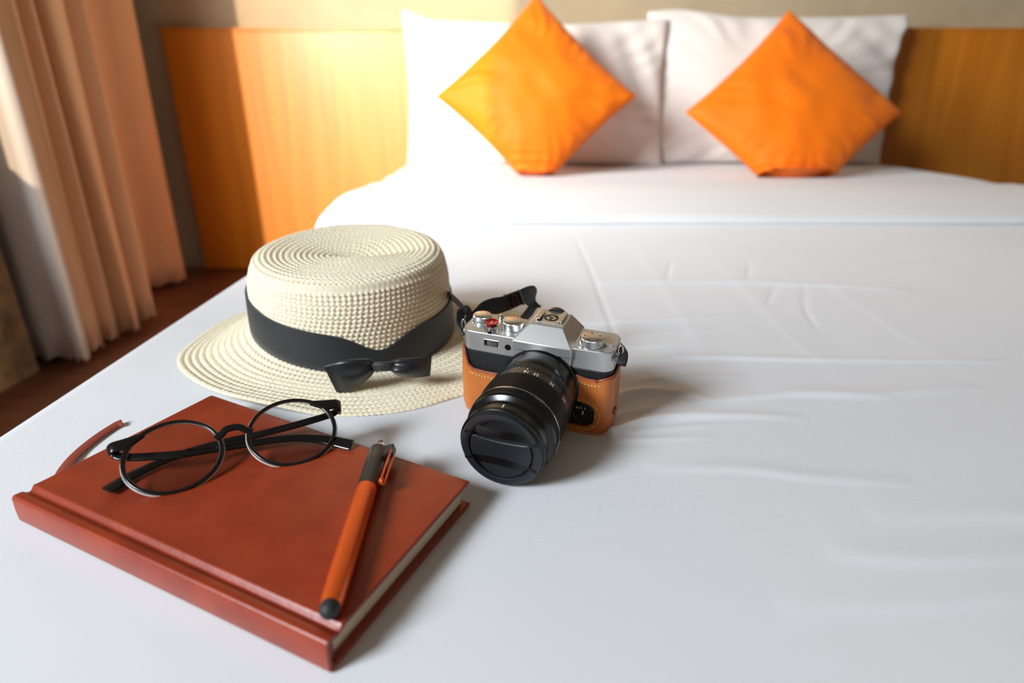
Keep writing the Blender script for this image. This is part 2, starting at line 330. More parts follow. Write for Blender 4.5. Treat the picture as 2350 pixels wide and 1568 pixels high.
# ------------------------------------------------------------------ curtains
def curtain(name, pts, z0, z1, m, parent, label=None, n=14, wob=0.006):
    P = cr([(x, y, 0) for x, y in pts], n); zz = np.linspace(z0, z1, 26); V = []
    for i, p in enumerate(P):
        for z in zz:
            k = (z - z0) / (z1 - z0)
            V.append((p.x + wob * math.sin(3 * z + i * 0.13) * (0.4 + k), p.y + wob * math.cos(2.3 * z + i * 0.21) * 0.6, z + (0.006 * math.sin(i * 0.5) if k == 0 else 0)))
    o = np_mesh(name, V, grid_faces(len(P), len(zz)), m, parent, label)
    s = o.modifiers.new('thick', 'SOLIDIFY'); s.thickness = 0.0025; return o
cu = thing('pleated_curtain', 'long tan pleated curtain hanging to the floor left of the headboard', 'curtain', Matrix.Translation((-1.25, 1.9, FL + .02)))
IM = Matrix.Translation((1.25, -1.9, -FL - .02))
def shift(P): return [(x + 1.25, y - 1.9) for x, y in P]
curtain('gathered_pleats', shift([(-1.30, 1.590), (-1.235, 1.605), (-1.205, 1.640), (-1.208, 1.662), (-1.285, 1.672), (-1.29, 1.690), (-1.215, 1.708), (-1.203, 1.728), (-1.225, 1.745), (-1.29, 1.752), (-1.285, 1.772), (-1.200, 1.780), (-1.183, 1.800), (-1.20, 1.818),
        (-1.30, 1.832), (-1.31, 1.86), (-1.215, 1.90), (-1.200, 1.925), (-1.225, 1.945), (-1.33, 1.95)]), 0, 2.0, M_cur, cu)
curtain('flat_pleat', shift([(-1.33, 1.95), (-1.40, 1.99), (-1.405, 2.14), (-1.40, 2.26), (-1.35, 2.32), (-1.325, 2.375), (-1.345, 2.42), (-1.41, 2.44)]), 0, 2.0, M_cur, cu)
sc = thing('sheer_curtain', 'pale off-white curtain panel hanging in front of the tan pleats', 'curtain', Matrix.Translation((-1.25, 1.58, FL + .02)))
curtain('panel', [(-.095, -.012), (-.05, -.022), (0, -.016), (.03, -.028), (.052, -.030), (.064, -.016), (.052, -.002), (.01, .006)], 0, 2.0, M_curw, sc, n=10, wob=0.004)

# ------------------------------------------------------------------ pillows and cushions
def cushion(name, w, h, t, m, M, label, cat, group, pinch=0.07, p=0.42, wr=0.004, seed=0, rot45=0, squash=None, n=110, seam=True, fn=None, base_thick=.004):
    th = thing(name, label, cat, M, group)
    u = np.linspace(-1, 1, n); U, Vv = np.meshgrid(u, u, indexing='ij')
    x = w / 2 * U * (1 - pinch * (1 - Vv ** 2)); z = h / 2 * Vv * (1 - pinch * (1 - U ** 2))
    prof_ = (np.clip((1 - U ** 2) * (1 - Vv ** 2), 0, 1)) ** p
    corner = np.minimum(1 - np.abs(U), 1 - np.abs(Vv))
    wrk = wr * (vnoise(U * 4 + seed, Vv * 3 + seed * 2) - 0.5) * 2
    a = np.arctan2(Vv, U); rr = np.hypot(U, Vv)
    wrk += wr * 0.55 * np.sin(a * 26 + 5 * vnoise(U * 3 + seed, Vv * 3)) * sm((rr - 0.55) / 0.5) * sm(corner * 8) * vnoise(a * 3 + seed, rr * 2)
    sheets = []
    for sgn in (-1, 1):
        y = sgn * (t / 2 * prof_ + base_thick / 2 * (corner > 0)) + sgn * wrk * np.minimum(prof_ * 2, 1) * (1 if sgn < 0 else 0.3)
        X, Z = x.copy(), z.copy()
        if rot45: cq, sq = math.cos(rot45), math.sin(rot45); X, Z = X * cq - Z * sq, X * sq + Z * cq
        if squash:
            b = np.clip(-squash - Z, 0, None); Z = np.where(b > 0, -squash - b * 0.04 + 2.2 * np.minimum(X ** 2, .008), Z); X = X * (1 + b * 1.6); y = y * (1 + b * 3) + sgn * np.clip(b,0,.03)*.5
            soft = np.exp(-((Z + squash) / 0.05) ** 2) * np.exp(-(X / 0.14) ** 2); y = y + sgn * 0.006 * soft * np.sin(Z * 230 + 10 * X)
        if fn: X, y, Z = fn(X, y, Z, U, Vv, sgn)
        sheets.append(np.stack([X, y, Z], -1))
    F0 = grid_faces(n, n); V = np.concatenate([s.reshape(-1, 3) for s in sheets]); F = np.concatenate([F0, F0[:, ::-1] + n * n])
    edge = [i * n for i in range(n)] + [(n - 1) * n + j for j in range(1, n)] + [i * n + n - 1 for i in range(n - 2, -1, -1)] + [j for j in range(n - 2, 0, -1)]
    q = [(edge[k], edge[(k + 1) % len(edge)], edge[(k + 1) % len(edge)] + n * n, edge[k] + n * n) for k in range(len(edge))]
    o = np_mesh('cover', V, np.concatenate([F, np.array(q)]), m, th)
    me = o.data; bm = bmesh.new(); bm.from_mesh(me); bmesh.ops.remove_doubles(bm, verts=bm.verts, dist=1e-5); bmesh.ops.recalc_face_normals(bm, faces=bm.faces); bm.to_mesh(me); bm.free()
    if seam:
        P = [(sheets[0].reshape(-1, 3)[e] + sheets[1].reshape(-1, 3)[e]) / 2 for e in edge][::2]
        G().sweep([Vector(p) for p in P], circ(0.0022 if m is M_orange else 0.0018, 6), closed=True, up=Vector((0, 1, 0.01))).make('piping', m, th)
    return th
def TR(x, y, z, rx=0, ry=0, rz=0): return Matrix.Translation((x, y, z)) @ Matrix.Rotation(rz, 4, 'Z') @ Matrix.Rotation(rx, 4, 'X') @ Matrix.Rotation(ry, 4, 'Y')
def pl_left(X, y, Z, U, V, sgn):
    Z = Z + 0.035 * np.exp(-((U + 1) / 0.13) ** 2) * sm((V - .2)) - 0.012 * np.exp(-((U - .1) / .5) ** 2) * sm(V)
    y = y + sgn * 0.006 * np.sin(X * 60 + Z * 25) * sm((U - 0.1) / .5) * (1 - V ** 2)
    return X, y, Z
def pl_right(X, y, Z, U, V, sgn):
    Z = Z + sm(V) * (0.022 * np.exp(-((U + .75) / 0.3) ** 2) - .004)
    X = X + 0.018 * np.exp(-((U - 1) / .06) ** 2) * np.exp(-((V - .88) / .14) ** 2)
    y = y - 0.02 * np.exp(-((U - 1) / .1) ** 2) * np.exp(-((V - .7) / .3) ** 2) + sgn * 0.006 * np.sin(X * 40 + Z * 60) * sm((U - 0.3) / .5) * (1 - V ** 2)
    return X, y, Z
cushion('pillow', 0.965, 0.51, 0.16, M_pillow, TR(0.085, 2.425, 0.266, rx=-0.14), 'sunlit white pillow behind the left orange cushion', 'pillow', 'white pillows leaning on the headboard', pinch=0.035, p=0.3, wr=0.008, seed=3, fn=pl_left)
cushion('pillow', 0.935, 0.53, 0.15, M_pillow, TR(0.963, 2.475, 0.276, rx=-0.10), 'taller white pillow behind the right orange cushion, against the headboard', 'pillow', 'white pillows leaning on the headboard', pinch=0.03, p=0.28, wr=0.008, seed=9, fn=pl_right)
ds = 0.317 * 2 / math.sqrt(2)
cushion('throw_cushion', ds * 1.0, ds * 1.0, 0.165, M_orange, TR(0.077, 2.08, 0.258, rx=-0.35), 'bright orange square cushion on its corner, partly sunlit, on the left', 'cushion', 'orange cushions in front of the pillows', pinch=0.06, p=0.45, wr=0.005, seed=5, rot45=PI / 4, squash=0.245)
ds = 0.342 * 2 / math.sqrt(2)
cushion('throw_cushion', ds, ds, 0.165, M_orange, TR(0.892, 2.05, 0.210, rx=-0.47), 'deep orange square cushion on its corner, in shade, on the right', 'cushion', 'orange cushions in front of the pillows', pinch=0.06, p=0.45, wr=0.005, seed=12, rot45=PI / 4, squash=0.205)

# ------------------------------------------------------------------ notebook
TB = 0.0185
qa, qb, qc, qd = on(26, 1143, .018), on(747, 1482, .018), on(1078, 1105, .018), on(488, 908, .018)
bk = thing('notebook', 'thick red-brown leather notebook under the glasses and pen', 'notebook', Matrix.Translation((qb.x, qb.y, 0)))
def bq(u, v, z=0):
    p = (qa * (1 - u) + qb * u) * (1 - v) + (qd * (1 - u) + qc * u) * v; return Vector((p.x - qb.x, p.y - qb.y, z + 0.0005))
def bstrip(prof, u0, u1, n=40):               # closed profile [(v, z)] run along the spine direction
    g = G(); us = [u0 + (u1 - u0) * i / n for i in range(n + 1)]; m = len(prof)
    V = [bq(u, v, z) for u in us for v, z in prof]
    F = [(i * m + j, i * m + (j + 1) % m, (i + 1) * m + (j + 1) % m, (i + 1) * m + j) for i in range(n) for j in range(m)] + [tuple(range(m))[::-1], tuple(range(n * m, n * m + m))]
    return g.add(V, F)
vr = [0.05, 0.058, 0.066, 0.074, 0.082, 0.09, 0.1]
top = [(0.0, 0.0155), (0.004, 0.0175), (0.012, TB), (0.03, TB), (0.042, TB - 0.0004), (0.052, TB - 0.0018), (0.062, TB - 0.0026), (0.072, TB - 0.0022), (0.080, TB - 0.0004), (0.088, TB + 0.0005), (0.10, TB + 0.0002)]
top += [(v, TB) for v in np.linspace(0.14, 0.985, 22)] + [(0.996, TB - 0.0005), (1.0, TB - 0.0013), (0.996, TB - 0.0024), (0.985, TB - 0.0027)]
fc = top[2:] + [(v, TB - 0.0027) for v in np.linspace(0.9, 0.1, 12)] + [(0.062, TB - 0.0042), (0.012, TB - 0.0027)]
bstrip(fc, 0, 1).make('front_cover', M_leather, bk, angle=50, bevel=0.0006)
bc = [(0.012, 0.0), (0.985, 0.0), (1.0, 0.0012), (0.985, 0.0026), (0.06, 0.0026), (0.012, 0.0026)]
bstrip(bc, 0, 1).make('back_cover', M_leather, bk, angle=50, bevel=0.0004)
sp = [(0.012, TB), (0.004, TB - 0.0006), (0.0, TB - 0.002), (-0.0015, TB * .5), (0.0, 0.002), (0.004, 0.0004), (0.012, 0.0), (0.016, 0.0), (0.016, TB)]
bstrip(sp, 0, 1).make('spine', M_leather, bk, angle=60)
bstrip([(0.035, 0.0026), (0.965, 0.0026), (0.965, TB - 0.0027), (0.035, TB - 0.0045)], 0.018, 0.982, 2).make('page_block', M_page, bk, smooth=False)
bstrip([(0.02, 0.003), (0.05, 0.003), (0.05, TB - 0.0044), (0.02, TB - 0.003)], 0.984, 0.990, 1).make('headband', M_bmk, bk, smooth=False)
bp = [on(135, 1100, .006), on(148, 1074, .003), on(178, 1040, .002), on(222, 1004, .002), on(262, 978, .002), on(281, 969, .003)]
bp = cr([p - Vector((qb.x, qb.y, 0)) for p in bp], 6)
G().sweep(bp, rrect(0.0040, 0.0004, 0.4, 1), up=Vector((0.0, -0.25, 1))).make('ribbon_bookmark', M_bmk, bk, label='narrow red-brown ribbon marker')

# ------------------------------------------------------------------ pen
pa, pb = Vector((-0.0833, 0.2080, TB + 0.0058)), Vector((-0.0887, 0.3590, TB + 0.0070)); ax = (pb - pa); PL = ax.length
rot = ax.to_track_quat('Z', 'X').to_matrix().to_4x4()
pen = thing('stylus_pen', 'orange and dark grey click pen lying across the notebook', 'pen', Matrix.Translation(pa) @ rot)
G().lathe([(0.0, 0.0008), (0.0006, 0.0025), (0.0022, 0.0040), (0.0045, 0.0046), (0.0085, 0.0045)], 32).make('rubber_tip', M_rub, pen)
G().lathe([(0.0070, 0.0044), (0.0072, 0.0049), (0.012, 0.0053), (0.03, 0.0057), (0.09, 0.0059), (0.0965, 0.0059), (0.0966, 0.0055)], 48).make('barrel', M_pen, pen, angle=40)
G().lathe([(0.0966, 0.0057), (0.0967, 0.0061), (0.120, 0.0062), (0.1375, 0.0061), (0.1385, 0.0055)], 48).make('upper_barrel', M_penb, pen, angle=40)
G().lathe([(0.1385, 0.0050), (0.1386, 0.0045), (0.1405, 0.0043), (0.1406, 0.003)], 32).make('collar', M_pen, pen, angle=40)
G().lathe([(0.1406, 0.0027), (0.1475, 0.0027), (0.1482, 0.0022)], 32).make('push_button', M_chrome, pen, angle=40)
# clip side: the horizontal direction square to the barrel, turned a little upward
sd = Vector((1, 0, 0.30)); zl = rot.to_3x3().transposed() @ sd; zl.z = 0; zl.normalize(); ang = math.atan2(zl.y, zl.x)
MC = Matrix.Rotation(ang, 4, 'Z')
g = G(); g.prism([(0.004, 0.1385), (0.0112, 0.1385), (0.0118, 0.1370), (0.0112, 0.1300), (0.0085, 0.1275), (0.005, 0.1255), (0.004, 0.1255)], -0.0027, 0.0027, MC @ Matrix(((1, 0, 0, 0), (0, 0, 1, 0), (0, 1, 0, 0), (0, 0, 0, 1))))
g.make('clip_block', M_penb, pen, smooth=False, bevel=0.0006)
T2 = MC
loop = [Vector((0.0108, s * 0.0023, z)) for s, z in ((1, .131), (1, .115), (1, .102), (0.9, .0985), (0, .0975), (-0.9, .0985), (-1, .102), (-1, .115), (-1, .131))]
for p in loop: p.x -= 0.0012 * max(0, min(1, (.131 - p.z) / .03))
G().sweep([T2 @ p for p in loop], circ(0.0007, 8), up=Vector((0.3, 0.5, 0.1))).make('clip', M_pen, pen)
G().box((0.0086, 0, 0.1005), (0.003, 0.003, 0.004), T2).make('clip_nub', M_pen, pen, smooth=False, bevel=0.0006)

# ------------------------------------------------------------------ eyeglasses
def Reul(yaw, pit, rol):
    return Matrix.Rotation(yaw, 4, 'Z') @ Matrix.Rotation(pit, 4, 'X') @ Matrix.Rotation(rol, 4, 'Y')
MG = Matrix.Translation((-0.1826, 0.3471, 0.0308)) @ Reul(0.48, -1.1206, 0.0196); MGi = MG.inverted()
gs = thing('eyeglasses', 'round black-rimmed eyeglasses with folded temples lying on the notebook', 'glasses', MG)
sep, lrx, lrz = 0.0360, 0.0266, 0.0257; e_up = Vector((0, -1, 0))
g = G(); gc = G()
for s in (-1, 1):
    P = []; S = []
    for k in range(64):
        a = 2 * PI * k / 64; ca, sa = math.cos(a), math.sin(a)
        w_ = 1 + 0.45 * math.exp(-((math.atan2(sa, ca * s) - 0.55) / 0.4) ** 2)       # heavier at the upper outer corner
        P.append(Vector((s * sep + (lrx + 0.0012 * w_) * ca, 0, (lrz + 0.0012 * w_) * sa))); S.append((w_, 1))
    g.sweep(P, rrect(0.0012, 0.0010, 0.35, 2), closed=True, up=e_up, scale=S)
    P = [Vector((s * sep + (lrx + 0.0002) * math.cos(2 * PI * k / 64), 0.0004, (lrz + 0.0002) * math.sin(2 * PI * k / 64))) for k in range(64)]
    gc.sweep([Vector((s * sep + (lrx + 0.0026) * math.cos(2 * PI * k / 64), 0.0011, (lrz + 0.0026) * math.sin(2 * PI * k / 64))) for k in range(64)], circ(0.0006, 8), closed=True, up=e_up)
    gc.sweep(P, circ(0.00055, 8, 0.0007), closed=True, up=e_up)
bx = sep - lrx
g.sweep(cr([(-bx - .0016, -.0002, .0062), (-bx * 0.75, -.001, .0088), (-.0035, -.002, .0112), (.0035, -.002, .0112), (bx * 0.75, -.001, .0088), (bx + .0016, -.0002, .0062)], 5), rrect(0.0024, 0.0012, 0.4, 2), up=e_up)
for s in (-1, 1):                              # end pieces
    x0 = s * (sep + lrx * 0.84)
    g.sweep(cr([(s * (sep + lrx * .60), 0, .0212), (s * (sep + lrx * .80), -.0003, .0186), (s * (sep + lrx * .98), -.0003, .0166), (s * (sep + lrx + .0062), .0002, .0160), (s * (sep + lrx + .0088), .0026, .0156)], 5), rrect(0.0040, 0.0013, 0.4, 2), up=e_up, scale=[(0.35 + 0.65 * min(1, i / 9), 1) for i in range(21)])
g.make('front_frame', M_black, gs, angle=50)
gc.make('clear_inner_rim', M_clear, gs)
for s in (-1, 1):
    n = 40; V = [(s * sep, -0.0006, 0)]; F = []
    for r in (0.5, 1.0):
        for k in range(n): V.append((s * sep + lrx * r * math.cos(2 * PI * k / n), -0.0006 + 0.0008 * r * r, lrz * r * math.sin(2 * PI * k / n)))
    F += [(0, 1 + k, 1 + (k + 1) % n) for k in range(n)] + [(1 + k, 1 + n + k, 1 + n + (k + 1) % n, 1 + (k + 1) % n) for k in range(n)]
    o = mesh('lens', [(a_[0], -0.0006, a_[2]) for a_ in V], F, M_glass, gs, smooth=False); s_ = o.modifiers.new('t', 'SOLIDIFY'); s_.thickness = 0.0006
hl, hr = MG @ Vector((-(sep + lrx + .0072), .0035, .0142)), MG @ Vector((sep + lrx * .84 + .0118, .0045, .0135))
tz = TB + 0.0045
T1 = [hl, on(290, 1050, hl.z - .002), on(400, 1044, (hl.z + tz) / 2 + .003), on(500, 1030, tz + .005), on(576, 1018, tz + .003), on(668, 1006, tz + .002), on(740, 1009, tz), on(806, 1022, tz - 0.001)]
T2_ = [hr, on(752, 954, hr.z - .003), on(670, 978, (hr.z + tz) / 2), on(583, 1000, tz + .001), on(500, 1019, tz), on(400, 1048, tz - .001), on(310, 1088, tz - .001), on(246, 1126, tz - .001)]
for T in (T1, T2_):
    P = cr([MGi @ p for p in T], 6); n = len(P); nrm = (MGi.to_3x3() @ Vector((0, -0.5, 1))).normalized()
    S = [(1.0 + 0.55 * float(sm((i / n - 0.72) / 0.25)), 1) for i in range(n)]
    G().sweep(P, rrect(0.0028, 0.0010, 0.45, 2), up=nrm, scale=S).make('temple', M_black, gs, angle=50)
for h in (hl, hr):
    p = MGi @ h; g = G(); g.lathe([(-0.0016, 0.0012), (0.0016, 0.0012)], 12, Matrix.Translation(p + Vector((0, -.0005, -.0022)))); g.make('hinge', M_chrome, gs, angle=40); G().box(tuple(p + Vector((0, -.0008, -.0006))), (.0034, .0022, .0040)).make('hinge_block', M_black, gs, smooth=False, bevel=.0006)

# ------------------------------------------------------------------ straw hat
hat = thing('straw_hat', 'cream woven straw boater hat with black ribbon on the bed', 'hat', Matrix.Translation((-0.163, 0.595, 0)))
cxh, cyh = 0.0, 0.0
NT = 1500; th = np.linspace(0, 2 * PI, NT, endpoint=False)
# profile control: (blend, kind).  p in [0,1] top centre -> shoulder -> side -> brim root -> brim edge
def crown_r(t): return 0.0950 * (1 + 0.02 * np.cos(2 * t))           # base radius
bxo, byo, bax, bay = 0.018, -0.002, 0.191, 0.153                       # brim ellipse relative to hat centre
def brim_r(t):
    # distance from hat centre to the brim ellipse in direction t, with a little waviness
    dx, dy = np.cos(t), np.sin(t); A = (dx / bax) ** 2 + (dy / bay) ** 2; B = -2 * (bxo * dx / bax ** 2 + byo * dy / bay ** 2); Cc = (bxo / bax) ** 2 + (byo / bay) ** 2 - 1
    r = (-B + np.sqrt(B * B - 4 * A * Cc)) / (2 * A)
    return r * (1 + 0.008 * np.sin(5 * t + 1) + 0.006 * np.sin(9 * t + 2)) - 0.012 * np.exp(-((t - 5.50) / .22) ** 2)
Pn = []                                                              # (s) station list: (region, f)
rows_top, rows_side, rows_brim = 17, 19, 11; sub = 6
st = [('t', k / (rows_top * sub)) for k in range(rows_top * sub)] + [('s', k / (rows_side * sub)) for k in range(rows_side * sub)] + [('b', k / (rows_brim * sub)) for k in range(rows_brim * sub + 1)]
Vh = np.zeros((len(st), NT, 3)); rowid = 0
R0 = crown_r(th); RT = R0 * 0.965; cph = np.cos(th); sph = np.sin(th); HTp = 0.110
def zroot(t): return 0.027 + 0.019 * np.cos(t - 2.18)
for i, (rg, f) in enumerate(st):
    if rg == 't':
        rr = RT * (0.012 + 0.988 * f) ; z = HTp - 0.006 * (1 - f ** 2) ** 1.2 + 0.010 * f * np.sin(th - 0.1) - 0.004
        # shallow crease dented across the crown top
        X = rr * cph; Y = rr * sph
        z = z - 0.008 * np.exp(-((Y - 0.010 - 0.10 * X) / 0.016) ** 2 - ((X - .02) / 0.045) ** 2)
        z = z - 0.011 * (1 - math.sqrt(max(0, 1 - max(0, (f - .80) / .2) ** 2)))
        fr = f * rows_top; n_ = np.array([0, 0, 1.0])
        nx, ny, nz = 0.15 * cph, 0.15 * sph, np.ones(NT)
    elif rg == 's':
        rr = RT + (R0 - RT) * f + 0.0032 * math.sin(min(f * 5, PI / 2)); 
        zb = zroot(th); zt_ = HTp - 0.015 + 0.010 * np.sin(th - 0.1); z = zt_ + (zb - zt_) * f
        X = rr * cph; Y = rr * sph; fr = f * rows_side; nx, ny, nz = cph, sph, 0.1 * np.ones(NT)
    else:
        rb = brim_r(th); r0 = R0 + 0.0032; e = f; rr = r0 + (rb - r0) * e
        lift = 0.004 * np.sin(2 * th + 0.4) + 0.003 * np.sin(3 * th + 2) + 0.004
        lift = lift + 0.010 * np.exp(-((th - 2.6) / 0.5) ** 2)
        lift = lift * (1 - sm((np.abs(((th - 5.45 + PI) % (2 * PI)) - PI)) * -1 / 0.7 + 1))
        z = zroot(th) * (1 - e) ** 1.5 + 0.0022 + lift * sm(e * 1.0) * e
        X = rr * cph; Y = rr * sph; fr = f * rows_brim; nx, ny, nz = 0.1 * cph, 0.1 * sph, np.ones(NT)
    row = math.floor(fr); ph = fr - row
    # braid row: lens-shaped ridge that overlaps the next; stitches alternate in two lanes
    ridge_ = 0.0011 * (math.sin(PI * min(ph * 1.12, 1)) ** 0.6) - 0.0004
    radius = np.hypot(X, Y); ns = np.maximum(8, np.round((np.mean(radius) * 2 * PI) / 0.0050))
    lane = 1 if ph < 0.5 else -1
    st_ = np.sin(ns * th + lane * (ph - 0.5) * 5 + row * 1.7 + 0.5 * np.sin(7 * th + row))
    amp = 0.00055 * math.sin(PI * ((ph * 2) % 1)) ** 0.7
    irr = 0.0003 * (vnoise(th * 60 + row * 13, th * 0 + fr * 3) - 0.5)
    d = ridge_ + amp * st_ + irr
    nn = np.sqrt(nx ** 2 + ny ** 2 + nz ** 2); Vh[i, :, 0] = X + nx / nn * d; Vh[i, :, 1] = Y + ny / nn * d; Vh[i, :, 2] = z + nz / nn * d
# underside lip of the brim
lip = Vh[-1].copy(); lip[:, 2] -= 0.0024; lip2 = lip.copy(); lip2[:, 0] *= 0.985; lip2[:, 1] *= 0.985
Vall = np.concatenate([Vh, lip[None], lip2[None]])
Fh = grid_faces(Vall.shape[0], NT); ii = np.arange(Vall.shape[0] - 1)
wrap = np.stack([ii * NT + NT - 1, (ii + 1) * NT + NT - 1, (ii + 1) * NT, ii * NT], -1)
Vall[..., 2] = np.maximum(Vall[..., 2], 0.0004)
hb_ = np_mesh('straw_body', Vall, np.concatenate([Fh, wrap])[:, ::-1], M_straw, hat)
NB = 180; tb_ = np.linspace(0, 2 * PI, NB, endpoint=False); V = []
for t in tb_:
    r0 = float(crown_r(t)); z0_ = float(zroot(t)) + .001; up = z0_ + 0.037 - 0.015 * math.exp(-((math.degrees(t) - 297) / 14) ** 2)
    for z, k in ((z0_, .0042), (z0_ + .0005, .0050), (z0_ + .009, 0.0052), (up - 0.008, 0.0046), (up, 0.0042), (up, 0.0022), (z0_, .0022)):
        V.append(((r0 + k) * math.cos(t), (r0 + k) * math.sin(t), z))
F = [(i * 7 + j, ((i + 1) % NB) * 7 + j, ((i + 1) % NB) * 7 + (j + 1) % 7, i * 7 + (j + 1) % 7) for i in range(NB) for j in range(7)]
mesh('hat_band', V, F, M_rib, hat, angle=60)
# bow
ho = Vector((0.163, -0.595, 0))
def loft(stations, m, name, parent, n=28, rip=0.0):
    g = G(); V = []; F = []
    for i, (ctr, hv, dv, hh, dd) in enumerate(stations):
        for k in range(n):
            a = 2 * PI * k / n; ca, sa = math.cos(a), math.sin(a)
            ry = abs(sa) ** 0.9 * (1 if sa > 0 else -1); q = 1 + rip * math.cos(4 * a + 1.0) * (1 - i / len(stations))
            V.append(ctr + hv * hh * ry + dv * dd * ca * q)
    for i in range(len(stations) - 1):
        for k in range(n): F.append((i * n + k, i * n + (k + 1) % n, (i + 1) * n + (k + 1) % n, (i + 1) * n + k))
    F += [tuple(range(n))[::-1], tuple(range((len(stations) - 1) * n, len(stations) * n))]
    g.add(V, F); return g.make(name, m, parent, angle=70)
Yb = 0.481
def bowside(pts, name, depth):
    S = []
    N = 14
    mid = [at(*( (Vector(a) + Vector(b)) / 2), y) + ho for a, b, y in pts]; tops = [at(*a, y) + ho for a, b, y in pts]; bots = [at(*b, y) + ho for a, b, y in pts]
    A = cr(tops, 5); B = cr(bots, 5); n = len(A)
    for i in range(n):
        f = i / (n - 1); c_ = (A[i] + B[i]) / 2; h = (A[i] - B[i]) / 2
        S.append((c_, h.normalized(), Vector((0, -1, 0.15)).normalized(), h.length, 0.0008 + depth * math.sin(PI * min(1, f * .97 + .12)) ** 0.8))
    loft(S, M_satin, name, ribbon_bow, rip=0.55)
ribbon_bow = bpy.data.objects.new('bow', None); C.objects.link(ribbon_bow); ribbon_bow.parent = hat
bowside([((860, 832), (858, 856), .4785), ((845, 824), (848, 868), .475), ((815, 824), (822, 887), .472), ((780, 829), (800, 897), .470), ((744, 842), (776, 907), .471)], 'bow_loop', 0.0055)
bowside([((896, 830), (899, 853), .4785), ((912, 824), (912, 862), .477), ((940, 822), (935, 867), .477), ((968, 820), (962, 867), .479), ((991, 815), (987, 864), .482)], 'bow_loop', 0.0055)
kn = [at(856, 843, .4765) + ho, at(865, 842, .4745) + ho, at(878, 842, .4735) + ho, at(893, 841, .4745) + ho, at(902, 840, .4765) + ho]
G().sweep(cr(kn, 4), rrect(0.0042, 0.0022, 0.45, 3), up=Vector((0, -1, 0.1))).make('bow_knot', M_rib, ribbon_bow, angle=60)

# ------------------------------------------------------------------ photo camera (units of mm below)
MM = Matrix.Translation((0.0162, 0.4289, 0.0045)) @ Reul(math.radians(-19.8), math.radians(5.5), math.radians(2.4))
CAMR = thing('compact_camera', 'silver and black photo camera in a tan leather half case beside the hat', 'camera', MM)
S_ = Matrix.Diagonal((0.001, 0.001, 0.001, 1)); _IM = (MM @ S_).inverted()
def cl(x, y, zl):                              # point of the camera's own plane z=zl (mm) under a picture point
    o = _IM @ Vector((0, 0, HC)); p = _IM @ at(x, y, 1.0); d = p - o; return o + d * ((zl - o.z) / d.z)
def clY(x, y, yl):
    o = _IM @ Vector((0, 0, HC)); p = _IM @ at(x, y, 1.0); d = p - o; return o + d * ((yl - o.y) / d.y)
class K(G):
    def make(s, name, m, parent=CAMR, **k):
        s.V = [v * 0.001 for v in s.V]
        if 'bevel' in k: k['bevel'] *= 0.001
        return super().make(name, m, parent, **k)
ZT, ZS = 69.5, 52.7
def arc(cx_, cy_, r, a0, a1, n=6): return [(cx_ + r * math.cos(math.radians(a0 + (a1 - a0) * k / n)), cy_ + r * math.sin(math.radians(a0 + (a1 - a0) * k / n))) for k in range(n + 1)]
outline = [(50, 0)] + arc(51, 9, 9, -70, 0, 7) + arc(52, 27, 8, 0, 90) + arc(-52, 27, 8, 90, 180) + arc(-51, 9, 9, 180, 250, 7) + [(-50, 0)]
def offs(P, d):
    n = len(P); Q = []
    for i in range(n):
        a, b = Vector(P[i - 1]), Vector(P[(i + 1) % n]); t = (b - a).normalized(); Q.append((P[i][0] + t.y * d, P[i][1] - t.x * d))
    return Q
K().prism(offs(outline, -0.4), 0, ZS + 0.2).make('body_shell', M_skin, angle=50, bevel=0.6)
K().prism(outline, ZS, ZT).make('top_plate', M_silverp, angle=40, bevel=1.0, seg=3)
px_, pw_, tw_ = 6.5, 23.0, 12.8
# viewfinder hump
V = [(px_ - pw_, -3.6, ZT - 0.4), (px_ + pw_, -3.6, ZT - 0.4), (px_ + tw_, 8, 80), (px_ - tw_, 8, 80), (px_ - tw_, 34.5, 80), (px_ + tw_, 34.5, 80), (px_ + pw_, 38, ZT - .4), (px_ - pw_, 38, ZT - .4),
     (px_ - pw_, -3.6, 62.0), (px_ + pw_, -3.6, 62.0), (px_ + pw_, 37, 62), (px_ - pw_, 37, 62)]
F = [(0, 1, 2, 3), (3, 2, 5, 4), (1, 6, 5, 2), (0, 3, 4, 7), (4, 5, 6, 7), (8, 9, 1, 0), (9, 10, 6, 1), (8, 0, 7, 11), (7, 6, 10, 11), (8, 11, 10, 9)]
K().add(V, F).make('viewfinder_hump', M_silverp, angle=25, bevel=0.5)
K().prism([(px_ - 20, 12), (px_ + 20, 12), (px_ + 22.8, 62.3), (px_ - 22.8, 62.3)], 0, 2.2, Matrix(((1, 0, 0, 0), (0, 0, -1, 0), (0, 1, 0, 0), (0, 0, 0, 1)))).make('front_plate', M_silverp, angle=40, bevel=0.4)
for x, y in ((1195.5, 816), (1293.5, 838.5)):
    p = clY(x, y, -2.3); K().lathe([(0, 0.75), (0.35, 0.75)], 14, Matrix.Translation((p.x, -2.2, p.z)) @ Matrix.Rotation(PI / 2, 4, 'X')).make('screw', M_blackm, angle=40)
